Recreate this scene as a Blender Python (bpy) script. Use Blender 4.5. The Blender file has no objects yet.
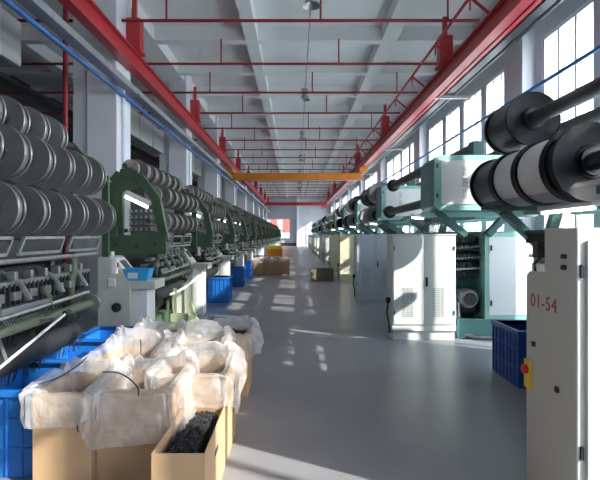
import bpy, math, random
from mathutils import Vector, Matrix, noise
random.seed(7)
S = bpy.context.scene
COL = S.collection
PI = math.pi

# ---------------------------------------------------------------- camera, sky, sun, exposure
cd = bpy.data.cameras.new('camera'); cam = bpy.data.objects.new('camera', cd); COL.objects.link(cam)
cam.location = (0, 0, 1.6); cam.rotation_euler = (PI/2, 0, 0)
cd.lens = 36*460/600; cd.sensor_width = 36; cd.shift_x = 4/600; cd.shift_y = -5/600
cd.clip_start = .05; cd.clip_end = 400
S.camera = cam
S.view_settings.view_transform = 'Standard'; S.view_settings.look = 'None'
S.view_settings.gamma = 1; S.view_settings.use_curve_mapping = False
S.view_settings.exposure = 0.45
W = bpy.data.worlds.new('sky'); S.world = W; W.use_nodes = True
wn = W.node_tree.nodes; wl = W.node_tree.links
bgn = wn['Background']
tc = wn.new('ShaderNodeTexCoord'); sp = wn.new('ShaderNodeSeparateXYZ'); cr = wn.new('ShaderNodeValToRGB')
wl.new(tc.outputs['Generated'], sp.inputs[0]); wl.new(sp.outputs['Z'], cr.inputs[0]); wl.new(cr.outputs[0], bgn.inputs[0])
cr.color_ramp.elements[0].position = 0.0; cr.color_ramp.elements[0].color = (.95, .97, 1, 1)
cr.color_ramp.elements[1].position = .8; cr.color_ramp.elements[1].color = (.72, .82, 1, 1)
bgn.inputs[1].default_value = 9.0
sl = bpy.data.lights.new('sun', 'SUN'); sun = bpy.data.objects.new('sun', sl); COL.objects.link(sun)
sl.energy = 9; sl.angle = math.radians(.7); sl.color = (1, .93, .82)
sd = Vector((.80, -.43, .53)).normalized()
sun.rotation_euler = sd.to_track_quat('Z', 'Y').to_euler(); sun.location = (12, -4, 9)
try:
    S.cycles.use_denoising = True; S.cycles.max_bounces = 10; S.cycles.diffuse_bounces = 6
    S.cycles.sample_clamp_indirect = 8; S.cycles.transparent_max_bounces = 16
    S.cycles.caustics_reflective = False; S.cycles.caustics_refractive = False
except Exception: pass

# ---------------------------------------------------------------- materials
def mat(name, col, rough=.5, metal=0, var=0, scale=8, bump=0, emit=None, es=0, stretch=None):
    m = bpy.data.materials.new(name); m.use_nodes = True
    n = m.node_tree.nodes; l = m.node_tree.links; b = n['Principled BSDF']
    b.inputs['Base Color'].default_value = (*col, 1); b.inputs['Roughness'].default_value = rough
    b.inputs['Metallic'].default_value = metal
    if var or bump:
        t = n.new('ShaderNodeTexCoord'); mp = n.new('ShaderNodeMapping'); nz = n.new('ShaderNodeTexNoise')
        nz.inputs['Scale'].default_value = scale; nz.inputs['Detail'].default_value = 5
        if stretch: mp.inputs['Scale'].default_value = stretch
        l.new(t.outputs['Object'], mp.inputs[0]); l.new(mp.outputs[0], nz.inputs[0])
        if var:
            r = n.new('ShaderNodeValToRGB')
            r.color_ramp.elements[0].position = .3; r.color_ramp.elements[1].position = .7
            r.color_ramp.elements[0].color = (*[c*(1-var) for c in col], 1)
            r.color_ramp.elements[1].color = (*[min(1, c*(1+var)) for c in col], 1)
            l.new(nz.outputs[0], r.inputs[0]); l.new(r.outputs[0], b.inputs['Base Color'])
        if bump:
            bp = n.new('ShaderNodeBump'); bp.inputs['Strength'].default_value = bump; bp.inputs['Distance'].default_value = .02
            l.new(nz.outputs[0], bp.inputs['Height']); l.new(bp.outputs[0], b.inputs['Normal'])
    if emit:
        b.inputs['Emission Color'].default_value = (*emit, 1); b.inputs['Emission Strength'].default_value = es
    return m
M = dict(
    floor=mat('epoxy floor', (.25, .255, .275), .32, var=.10, scale=1.2),
    wall=mat('wall paint', (.62, .64, .68), .8, var=.04, scale=1),
    wall_grey=mat('grey wall paint', (.44, .47, .52), .8, var=.04, scale=1),
    duct=mat('duct sheet', (.34, .35, .35), .6), dark_wall=mat('dark side wall', (.07, .07, .07), .9, var=.1, scale=.7),  # side wall near black: the bay's dimness is put into its colour
    ceil=mat('ceiling paint', (.86, .88, .88), .85, var=.04, scale=.6),
    column=mat('column paint', (.80, .82, .88), .7, var=.03, scale=1),
    red=mat('red enamel', (.52, .035, .045), .35, var=.12, scale=3),
    dkred=mat('red pipe paint', (.33, .02, .03), .45),
    orange=mat('crane orange', (.70, .24, .03), .4, var=.12, scale=2),
    galv=mat('galvanised steel', (.42, .44, .45), .4, .6, var=.1, scale=6),
    blue=mat('blue conduit', (.03, .14, .42), .35),
    green=mat('machine green', (.055, .10, .055), .45, var=.2, scale=5),
    lgreen=mat('light machine green', (.34, .41, .24), .5, var=.15, scale=4),
    olive=mat('olive roller paint', (.13, .16, .10), .45, var=.2, scale=6),
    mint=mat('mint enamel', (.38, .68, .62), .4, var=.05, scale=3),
    teal=mat('mint enamel darkened for shade', (.13, .30, .28), .4, var=.05, scale=3),  # mint colour darkened to paint the shade on aisle-facing sides
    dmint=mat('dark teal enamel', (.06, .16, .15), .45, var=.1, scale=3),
    panel=mat('white panel', (.90, .92, .90), .4, var=.02, scale=2),
    cabw=mat('cabinet white', (.70, .75, .73), .42, var=.03, scale=2),
    cabb=mat('cabinet pale blue', (.62, .69, .76), .42, var=.03, scale=2),
    cabc=mat('cabinet cream', (.72, .68, .48), .42, var=.03, scale=2),
    cabg=mat('cabinet warm grey', (.55, .56, .52), .42, var=.03, scale=2),
    console=mat('console beige grey', (.60, .62, .54), .5, var=.05, scale=4),
    black=mat('black plastic', (.012, .012, .014), .35),
    dark=mat('dark machinery', (.035, .037, .035), .5, var=.4, scale=20),
    steel=mat('worn steel', (.36, .37, .37), .35, .7, var=.2, scale=14),
    flange=mat('spool flange aluminium', (.42, .42, .41), .36, .75, var=.12, scale=8),
    flange2=mat('brownish spool flange', (.27, .255, .235), .4, .6, var=.15, scale=8),
    yarn=mat('grey yarn winding', (.21, .21, .21), .55, var=.10, scale=30, bump=.2, stretch=(.3, 6, .3)),
    yarnb=mat('black yarn winding', (.035, .037, .042), .38, var=.2, scale=20, stretch=(.3, 5, .3)),
    yarnw=mat('white yarn winding', (.80, .80, .77), .5, var=.08, scale=20, stretch=(.3, 5, .3)),
    yarnt=mat('beige yarn winding', (.42, .39, .36), .6, var=.1, scale=20),
    bflange=mat('black beam flange', (.014, .015, .018), .55, .0, var=.2, scale=5),
    shaft=mat('dark steel shaft', (.075, .08, .09), .4, .5, var=.15, scale=8),
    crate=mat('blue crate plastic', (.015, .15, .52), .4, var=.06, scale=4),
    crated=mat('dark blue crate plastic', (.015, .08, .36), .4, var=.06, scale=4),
    lblue=mat('sky blue plastic', (.05, .40, .75), .35),
    card=mat('cardboard', (.56, .36, .20), .8, var=.07, scale=3),
    card_shade=mat('cardboard darkened for shadow', (.22, .19, .12), .85, var=.1, scale=3),  # shadow over the right-hand open cartons put into the cardboard colour
    loose=mat('loose black yarn', (.014, .015, .018), .6),
    white=mat('white plastic', (.8, .8, .78), .4),
    cloth=mat('white cloth', (.78, .80, .82), .8),
    tube=mat('fluorescent tube', (.9, .9, .9), .3, emit=(1, 1, .97), es=5),
    screen=mat('dull display', (.12, .14, .16), .2),
    redp=mat('red plastic', (.7, .03, .03), .4),
    yellow=mat('yellow plastic', (.8, .6, .05), .4),
    stencil=mat('red stencil paint', (.42, .06, .07), .6),
    wood=mat('dark cable', (.03, .03, .03), .6),
    outside=mat('outside paving', (.45, .45, .43), .9, var=.1, scale=.5),
    facr=mat('red outside facade', (.30, .05, .035), .9, var=.1, scale=.3),
    facw=mat('pale outside facade', (.30, .28, .27), .9),
)
M['bflange'].node_tree.nodes['Principled BSDF'].inputs['Specular IOR Level'].default_value = .25
def film_mat():
    m = bpy.data.materials.new('clear plastic film'); m.use_nodes = True
    n = m.node_tree.nodes; l = m.node_tree.links; n.remove(n['Principled BSDF']); out = n['Material Output']
    t = n.new('ShaderNodeBsdfTransparent'); d = n.new('ShaderNodeBsdfDiffuse'); tr = n.new('ShaderNodeBsdfTranslucent'); g = n.new('ShaderNodeBsdfGlossy')
    d.inputs[0].default_value = (.96, .96, .97, 1); tr.inputs[0].default_value = (.95, .95, .96, 1); g.inputs['Roughness'].default_value = .22
    a1 = n.new('ShaderNodeMixShader'); a1.inputs[0].default_value = .45; l.new(d.outputs[0], a1.inputs[1]); l.new(tr.outputs[0], a1.inputs[2])
    a2 = n.new('ShaderNodeMixShader'); a2.inputs[0].default_value = .16; l.new(a1.outputs[0], a2.inputs[1]); l.new(g.outputs[0], a2.inputs[2])
    a3 = n.new('ShaderNodeMixShader'); l.new(t.outputs[0], a3.inputs[1]); l.new(a2.outputs[0], a3.inputs[2])
    nz = n.new('ShaderNodeTexNoise'); nz.inputs['Scale'].default_value = 9; nz.inputs['Detail'].default_value = 4; nz.inputs['Distortion'].default_value = .3
    tcn = n.new('ShaderNodeTexCoord'); l.new(tcn.outputs['Object'], nz.inputs[0])
    mr = n.new('ShaderNodeMapRange'); mr.inputs[1].default_value = .35; mr.inputs[2].default_value = .7; mr.inputs[3].default_value = .34; mr.inputs[4].default_value = .54
    l.new(nz.outputs[0], mr.inputs[0]); l.new(mr.outputs[0], a3.inputs[0])
    bp = n.new('ShaderNodeBump'); bp.inputs['Strength'].default_value = .9; bp.inputs['Distance'].default_value = .03
    l.new(nz.outputs[0], bp.inputs['Height'])
    for q in (d, tr, g): l.new(bp.outputs[0], q.inputs['Normal'])
    l.new(a3.outputs[0], out.inputs[0]); return m
M['film'] = film_mat()
def glass_mat():
    m = bpy.data.materials.new('window glass'); m.use_nodes = True
    n = m.node_tree.nodes; l = m.node_tree.links; n.remove(n['Principled BSDF']); out = n['Material Output']
    t = n.new('ShaderNodeBsdfTransparent'); t.inputs[0].default_value = (.93, .95, .96, 1)
    g = n.new('ShaderNodeBsdfGlossy'); g.inputs['Roughness'].default_value = .05
    a = n.new('ShaderNodeMixShader'); a.inputs[0].default_value = .06
    l.new(t.outputs[0], a.inputs[1]); l.new(g.outputs[0], a.inputs[2]); l.new(a.outputs[0], out.inputs[0]); return m
M['glass'] = glass_mat()

# ---------------------------------------------------------------- mesh builder
class MB:
    def __init__(s): s.v = []; s.f = []
    def add(s, vs, fs):
        o = len(s.v); s.v += [tuple(p) for p in vs]; s.f += [tuple(i+o for i in f) for f in fs]; return s
    def box(s, x0, x1, y0, y1, z0, z1):
        v = [(x, y, z) for z in (z0, z1) for y in (y0, y1) for x in (x0, x1)]
        return s.add(v, [(0, 2, 3, 1), (4, 5, 7, 6), (0, 1, 5, 4), (2, 6, 7, 3), (0, 4, 6, 2), (1, 3, 7, 5)])
    def bar(s, a, b, w, d=None, up=None):
        a = Vector(a); b = Vector(b); d = d or w; t = (b-a).normalized()
        u = Vector(up) if up else (Vector((0, 0, 1)) if abs(t.z) < .9 else Vector((0, 1, 0)))
        r = t.cross(u).normalized(); u = r.cross(t).normalized(); v = []
        for p in (a, b):
            for i, j in ((-1, -1), (1, -1), (1, 1), (-1, 1)): v.append(p + r*i*w/2 + u*j*d/2)
        return s.add(v, [(3, 2, 1, 0), (4, 5, 6, 7), (0, 1, 5, 4), (1, 2, 6, 5), (2, 3, 7, 6), (3, 0, 4, 7)])
    def tube(s, pts, r, n=8, caps=True):
        pts = [Vector(p) for p in pts]; rings = []
        for i, p in enumerate(pts):
            t = (pts[min(i+1, len(pts)-1)] - pts[max(i-1, 0)]).normalized()
            u = Vector((0, 0, 1)) if abs(t.z) < .95 else Vector((0, 1, 0))
            a = t.cross(u).normalized(); b = a.cross(t)
            rings.append([p + a*math.cos(2*PI*k/n)*r + b*math.sin(2*PI*k/n)*r for k in range(n)])
        v = [q for R in rings for q in R]; f = []
        for i in range(len(pts)-1):
            for k in range(n):
                k2 = (k+1) % n; f.append((i*n+k, i*n+k2, (i+1)*n+k2, (i+1)*n+k))
        if caps: f += [tuple(range(n))[::-1], tuple((len(pts)-1)*n+k for k in range(n))]
        return s.add(v, f)
    def lathe(s, prof, c=(0, 0, 0), axis='y', n=32):
        # prof: list of (radius, position along axis); closed ends when radius 0
        v = []; f = []
        for r, h in prof:
            for k in range(n):
                a = 2*PI*k/n; x = r*math.cos(a); y = r*math.sin(a)
                p = {'y': (x, h, y), 'z': (x, y, h), 'x': (h, x, y)}[axis]
                v.append((p[0]+c[0], p[1]+c[1], p[2]+c[2]))
        for i in range(len(prof)-1):
            for k in range(n):
                k2 = (k+1) % n; f.append((i*n+k, i*n+k2, (i+1)*n+k2, (i+1)*n+k))
        m = len(prof)-1
        f += [tuple(range(n)), tuple(m*n+k for k in range(n))[::-1]]
        return s.add(v, f)
    def disc(s, c, r, h, axis='y', n=32):
        return s.lathe([(r, 0), (r, h)], c, axis, n)
    def prism(s, poly, a, b, axis='y'):
        n = len(poly); v = []
        for q in (a, b):
            for p0, p1 in poly:
                v.append({'y': (p0, q, p1), 'x': (q, p0, p1), 'z': (p0, p1, q)}[axis])
        f = [tuple(range(n)), tuple(range(2*n-1, n-1, -1))]
        for k in range(n): f.append((k, (k+1) % n, n+(k+1) % n, n+k))
        return s.add(v, f)
    def build(s, name, m, parent=None, bevel=0, loc=None, smooth=True):
        me = bpy.data.meshes.new(name); me.from_pydata(s.v, [], s.f)
        me.materials.append(M[m] if isinstance(m, str) else m)
        import bmesh
        bm = bmesh.new(); bm.from_mesh(me); bmesh.ops.recalc_face_normals(bm, faces=bm.faces); bm.to_mesh(me); bm.free()
        if smooth:
            for p in me.polygons: p.use_smooth = True
            me.set_sharp_from_angle(angle=math.radians(38))
        o = bpy.data.objects.new(name, me); COL.objects.link(o)
        if parent: o.parent = parent
        if loc: o.location = loc
        if bevel:
            b = o.modifiers.new('bevel', 'BEVEL'); b.width = bevel; b.segments = 2; b.limit_method = 'ANGLE'
        return o
def tag(o, label=None, cat=None, group=None, kind=None):
    if label: o['label'] = label
    if cat: o['category'] = cat
    if group: o['group'] = group
    if kind: o['kind'] = kind
    return o
def empty(name, loc=(0, 0, 0), rz=0):
    o = bpy.data.objects.new(name, None); COL.objects.link(o); o.location = loc; o.rotation_euler = (0, 0, rz)
    o.empty_display_size = .1; return o
def copy_tree(o, parent=None):
    c = o.copy(); COL.objects.link(c)
    if parent: c.parent = parent
    for ch in list(o.children): copy_tree(ch, c)
    return c
def struct(o): o['kind'] = 'structure'; return o
def lam(b, name, m, **k): return struct(b.build(name, m, **k))
ORD = ['first', 'second', 'third', 'fourth', 'fifth', 'sixth', 'seventh', 'eighth', 'ninth', 'tenth', 'eleventh', 'twelfth',
       'thirteenth', 'fourteenth', 'fifteenth', 'sixteenth', 'seventeenth', 'eighteenth', 'nineteenth', 'twentieth']

# ---------------------------------------------------------------- the hall
Y0, Y1 = -9.0, 67.0
XL, XR = -10.5, 5.0
HB, HC = 7.1, 7.5           # underside of the ceiling beams, ceiling slab
lam(MB().box(XL, XR+.3, Y0, Y1, -.2, 0), 'floor', 'floor', smooth=False)
lam(MB().box(XL-.3, XR+.3, Y0-.3, Y1+.3, HC, HC+.2), 'ceiling', 'ceil', smooth=False)
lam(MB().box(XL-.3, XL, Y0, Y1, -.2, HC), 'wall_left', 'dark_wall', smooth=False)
lam(MB().box(XL-.3, XR+.3, Y0-.3, Y0, -.2, HC), 'wall_back', 'wall', smooth=False)
lam(MB().box(XR+.3, 60, Y0-20, Y1+30, -.5, -.3), 'outside_ground', 'outside', smooth=False)
# coffered ceiling
yb = 13.0 - 2.6*8
while yb < Y1 - .3:
    lam(MB().box(XL, XR, yb, yb+.28, HB, HC+.01), 'ceiling_beam', 'ceil', smooth=False); yb += 2.6
for x0, x1 in ((-1.42, -1.08), (2.42, 2.85), (-4.75, -4.0), (-8.2, -7.8)):
    lam(MB().box(x0, x1, Y0, Y1, HB-.004, HC+.01), 'ceiling_beam', 'ceil', smooth=False)
# right wall with windows: piers between groups of three windows
SILL, TOP = 1.1, 5.6
bay = 8.0
piers = []
b = MB(); b.box(XR, XR+.3, Y0, Y1, -.2, SILL).box(XR, XR+.3, Y0, Y1, TOP, HC)
k = -4; wins = []
while True:
    ys = 17.35 + bay*k                                             # pier from ys to ys+1.5
    if ys > Y1: break
    piers.append(ys)
    a0 = max(ys, Y0); a1 = min(ys+1.45, Y1)
    if a1 > a0: b.box(XR, XR+.3, a0, a1, SILL, TOP)
    for j in range(4):
        w0 = ys+1.45+j*1.6375; w1 = w0+1.6375
        if w0 > Y0 and w1 < Y1:
            b.box(XR, XR+.3, w0+1.36, w1, SILL, TOP) if j < 3 else None
            wins.append((w0, w0+1.36 if j < 3 else w1))
        elif w1 > Y0 and w0 < Y1: b.box(XR, XR+.3, max(w0, Y0), min(w1, Y1), SILL, TOP)
    k += 1
lam(b, 'wall_right', 'wall', smooth=False)
for i, (w0, w1) in enumerate(wins):
    f = MB(); x = XR+.02; t = .055
    f.box(x, x+.08, w0, w0+t, SILL, TOP).box(x, x+.08, w1-t, w1, SILL, TOP).box(x, x+.08, w0+t, w1-t, SILL, SILL+t).box(x, x+.08, w0+t, w1-t, TOP-t, TOP)
    for q in (1/3, 2/3): f.box(x, x+.08, w0+(w1-w0)*q-.03, w0+(w1-w0)*q+.03, SILL+t, TOP-t)
    fo = lam(f, 'window_%d' % (i+1), 'white', smooth=False)
    MB().box(x+.035, x+.045, w0+t, w1-t, SILL+t, TOP-t).build('pane', 'glass', fo, smooth=False)
for ys in piers:
    if ys+.3 > Y0 and ys < Y1-2:
        lam(MB().box(XR-.28, XR+.01, ys+.25, ys+1.1, 0, HC), 'column', 'column', bevel=.01)
# sky portals help to sample the daylight coming through the windows
for yy in range(-8, 64, 12):
    pl = bpy.data.lights.new('window_portal', 'AREA'); pl.shape = 'RECTANGLE'; pl.size = 12; pl.size_y = 4.6; pl.cycles.is_portal = True
    po = bpy.data.objects.new('window_portal', pl); COL.objects.link(po); po.location = (XR+.45, yy+6, 3.35)
    po.rotation_euler = Vector((1, 0, 0)).to_track_quat('Z', 'Y').to_euler()
# left columns
for i in range(-2, 9):
    y = 10.0 + 6.4*i
    if y < Y0 or y > Y1-1: continue
    lam(MB().box(-4.55, -3.9, y, y+.85, 0, HC), 'column', 'column', bevel=.012)
    lam(MB().box(-4.90, -4.55, y+.1, y+.7, 0, HC), 'column', 'column', bevel=.01)
# far wall with window, pilaster and lighter right side
fw = MB(); wx0, wx1, wz0, wz1 = -4.3, -.85, 1.05, 3.95
fw.box(XL, wx0, Y1, Y1+.3, -.2, HC).box(wx1, XR+.3, Y1, Y1+.3, -.2, HC).box(wx0, wx1, Y1, Y1+.3, -.2, wz0).box(wx0, wx1, Y1, Y1+.3, wz1, HC)
lam(fw, 'wall_far', 'wall_grey', smooth=False)
f = MB()
for a in range(5):
    xx = wx0 + (wx1-wx0-.1)*a/4; f.box(xx, xx+.1, Y1+.1, Y1+.2, wz0, wz1)
for h in (wz0, 2.2, wz1-.1): f.box(wx0, wx1, Y1+.1, Y1+.2, h, h+.1)
fo = lam(f, 'window_far', 'white', smooth=False)
MB().box(wx0, wx1, Y1+.14, Y1+.16, wz0, wz1).build('pane', 'glass', fo, smooth=False)
lam(MB().box(.1, .5, Y1-.5, Y1, 0, HC), 'column', 'column')
lam(MB().box(.5, XR, Y1-.25, Y1, 0, HC), 'wall_far_right', 'wall', smooth=False)
lam(MB().box(XL, .1, Y1-.12, Y1, 0, .45), 'baseboard_far', 'dark', smooth=False)
ob = MB().box(-16, 10, Y1+9, Y1+12, -.3, 14).build('outside_wall', 'facw', smooth=False); struct(ob)
for q in range(-3, 2):
    MB().box(q*2.1-2.2, q*2.1-1.0, Y1+8.9, Y1+9, 2.1, 9).build('facade_panel', 'facr', ob, smooth=False)
lam(MB().box(XL, XR+.3, Y1+.3, Y1+13, -.5, -.3), 'outside_ground', 'outside', smooth=False)

# ---------------------------------------------------------------- crane rails, pipes, trays
def hanger_mb(x, y, z0, z1, s=1):
    return MB().box(x-.16, x+.16, y-.14, y+.14, z0, z0+.75).box(x-.05, x+.05, y-.05, y+.05, z0+.75, z1).box(x-.2, x+.2, y-.18, y+.18, z0-.03, z0+.03)
RZ = 5.6
def crane_rail(x, side, ys, label):
    r = empty('crane_rail', (x, Y0, RZ)); tag(r, label, 'crane rail')
    def P(m): return [(a-x, b_-Y0, c-RZ) for a, b_, c in m]
    b = MB().box(x-.10, x+.10, Y0+.1, Y1-.6, RZ+.17, RZ+.21).box(x-.10, x+.10, Y0+.1, Y1-.6, RZ-.21, RZ-.17).box(x-.02, x+.02, Y0+.1, Y1-.6, RZ-.17, RZ+.17)
    b.v = P(b.v); b.build('girder', 'red', r, smooth=False)
    for y in ys:
        h = hanger_mb(x, y, RZ+.24, HB-.01); h.v = P(h.v); h.build('hanger', 'red', r, smooth=False)
        h = MB().bar((x, y, RZ+.3), (x+side*.85, y+.1, RZ+.1), .1); h.v = P(h.v); h.build('bracket', 'red', r, smooth=False)
    return r
ly = [10.7+6.4*i for i in range(-2, 9)]
ry = [11.6-8, 11.6, 19.4, 27.9, 36.3, 44.7, 53]
crane_rail(-3.75, -1, ly, 'red crane rail girder along the left columns')
rr = crane_rail(3.75, 1, ry, 'red crane rail girder along the window side')
# conductor rail with posts beside the right rail
b = MB().tube([(-.42, .2, .55), (-.42, Y1-Y0-1, .55)], .035, 6).box(.22, .30, .2, Y1-Y0-1, -.14, -.02)
b.build('conductor_rail', 'red', rr)
for i in range(26):
    y = 9 + 2.2*i
    MB().bar((-.42, y, .55), (-.0, y, .2), .04).bar((-.42, y, .55), (-.42, y, .30), .03).build('post', 'red', rr, smooth=False)
def run(name, m, x, z, y0, y1, label, cat, r=None, w=0, h=0):
    o = MB().tube([(0, 0, 0), (0, y1-y0, 0)], r, 10) if r else MB().box(-w/2, w/2, 0, y1-y0, -h/2, h/2).box(-w/2-.01, -w/2, 0, y1-y0, -h/2, h/2+.03).box(w/2, w/2+.01, 0, y1-y0, -h/2, h/2+.03)
    o = o.build(name, m, loc=(x, y0, z)); return tag(o, label, cat)
run('cable_tray', 'galv', -3.74, 4.88, Y0+.1, Y1-.7, 'grey cable tray running under the left red crane rail', 'cable tray', w=.2, h=.1)
run('conduit_pipe', 'blue', -3.83, 4.70, Y0+.1, Y1-.7, 'blue pipe running beneath the left grey cable tray', 'pipe', r=.045)
run('conduit_pipe', 'blue', 4.45, 4.35, Y0+.1, Y1-.7, 'blue pipe running in front of the right windows', 'pipe', r=.035)
run('cable_tray', 'shaft', 4.26, 5.55, Y0+.1, Y1-.7, 'dark grey cable tray beside the right red crane rail', 'cable tray', w=.16, h=.08)
run('steel_pipe', 'shaft', 4.55, 5.66, Y0+.1, Y1-.7, 'dark pipe between right cable tray and window wall', 'pipe', r=.06)
run('steel_pipe', 'shaft', -6.5, 5.1, Y0+.1, Y1-.2, 'dark pipe running through the dim left side bay', 'pipe', r=.09)
# tray arms at the columns
for i, y in enumerate(ry[1:5]):
    o = MB().box(-.1, .85, -.04, .04, -.04, .04).build('tray_bracket', 'galv', loc=(3.98, y+1.3, 5.46)); tag(o, 'grey wall bracket under the right cable tray, %s from the camera' % ORD[i], 'bracket', 'tray brackets on the window side')
for i in range(5):
    y = 10.55+6.4*i
    o = MB().box(-.04, .30, -.04, .04, -.03, .03).box(-.04, .0, -.05, .05, -.12, .12).build('pipe_clamp', 'galv', loc=(-3.86, y, 4.79)); tag(o, 'grey clamp holding left tray to the %s left column' % ORD[i], 'clamp', 'clamps on the left columns')
for i in range(5):
    o = MB().tube([(0, 0, 0), (0, 0, 5.0)], .035, 10).build('conduit_pipe', 'column', loc=(-3.86, 10.3+6.4*i, 0)); tag(o, 'pale upright pipe on the face of the %s left column' % ORD[i], 'pipe', 'upright pipes on the left columns')
# sprinkler cross pipes
for i in range(-1, 19):
    y = 12.9+2.6*i
    if y > Y1-2: break
    r = empty('sprinkler_pipe', (0, y, 6.4))
    tag(r, 'thin red sprinkler pipe crossing below the ceiling, ' + ORD[i+1]+' from the camera', 'pipe', 'sprinkler cross pipes')
    MB().tube([(-10.4, 0, 0), (4.1, 0, 0)], .035, 6).build('main_pipe', 'dkred', r)
    for x in ((-2.9, 0.55, 3.4) if i % 2 else (-2.1, 1.2, -6)):
        MB().tube([(x, 0, 0), (x, 0, HB-6.4-.005)], .022, 6).build('hanger_rod', 'dkred', r)
# pendant lamps on a ceiling conduit
run('conduit_pipe', 'galv', .35, 7.02, 3, 60, 'thin grey conduit along the middle of the ceiling', 'pipe', r=.02)
for i in range(7):
    y = 9.2+6.4*i
    r = empty('pendant_lamp', (.3, y, 7.0)); tag(r, 'grey high bay lamp hanging mid hall, ' + (ORD[i]+' from the camera'), 'lamp', 'high bay lamps')
    MB().tube([(0.05, 0, .0), (0, 0, -.42)], .012, 6).build('cable', 'galv', r)
    MB().lathe([(.05, -.42), (.12, -.45), (.12, -.60), (.06, -.62)], axis='z', n=16).build('ballast', 'galv', r)
    MB().lathe([(.07, -.62), (.1, -.70), (.19, -.82), (.185, -.82), (.09, -.70), (.05, -.62)], axis='z', n=20).build('lamp_shade', 'flange', r)
# hanging crane
r = empty('overhead_crane', (0, 26.5, 4.95)); tag(r, 'orange crane bridge hanging across the hall under the red rails', 'crane')
MB().box(-3.75, 3.75, -.12, .12, -.16, .16).box(-3.9, 3.9, -.18, .18, -.2, -.16).box(-3.9, 3.9, -.18, .18, .16, .2).build('bridge_girder', 'orange', r, smooth=False)
for s in (-1, 1): MB().box(s*3.75-.22, s*3.75+.22, -.9, .9, .2, .42).build('end_truck', 'orange', r, bevel=.02)
r = MB().box(-3.75, 3.75, -.15, .15, -.2, .2).build('end_girder', 'red', loc=(0, 55.5, 5.35)); tag(r, 'red cross girder joining both crane rails at the far end', 'girder')
# red riser and ducts of the side bay
o = MB().tube([(0, 0, 0), (0, 0, HC)], .048, 12).build('riser_pipe', 'dkred', loc=(-4.66, 9.3, 0)); tag(o, 'vertical red pipe just left of the nearest left column', 'pipe')
for i, (a, c_) in enumerate(((5.4, 7.8), (11.2, 16.2), (17.6, 22.6), (24, 29))):
    r = empty('air_duct', (-4.65, a, 4.45)); L = c_-a
    tag(r, 'pale boxed duct hanging behind the left columns, %s from the camera' % ORD[i], 'duct', 'ducts behind the left columns')
    MB().box(-.5, .0, 0, L, 0, .75).build('casing', 'duct', r, bevel=.02)
    for q in range(1, 4): MB().box(-.52, .02, L*q/4-.02, L*q/4+.02, -.02, .77).build('joint_flange', 'galv', r, smooth=False)
    for q in (0.2, .8): MB().tube([(-.05, L*q, .75), (-.05, L*q, HB-4.45)], .015, 6).build('hanger_rod', 'galv', r)

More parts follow.
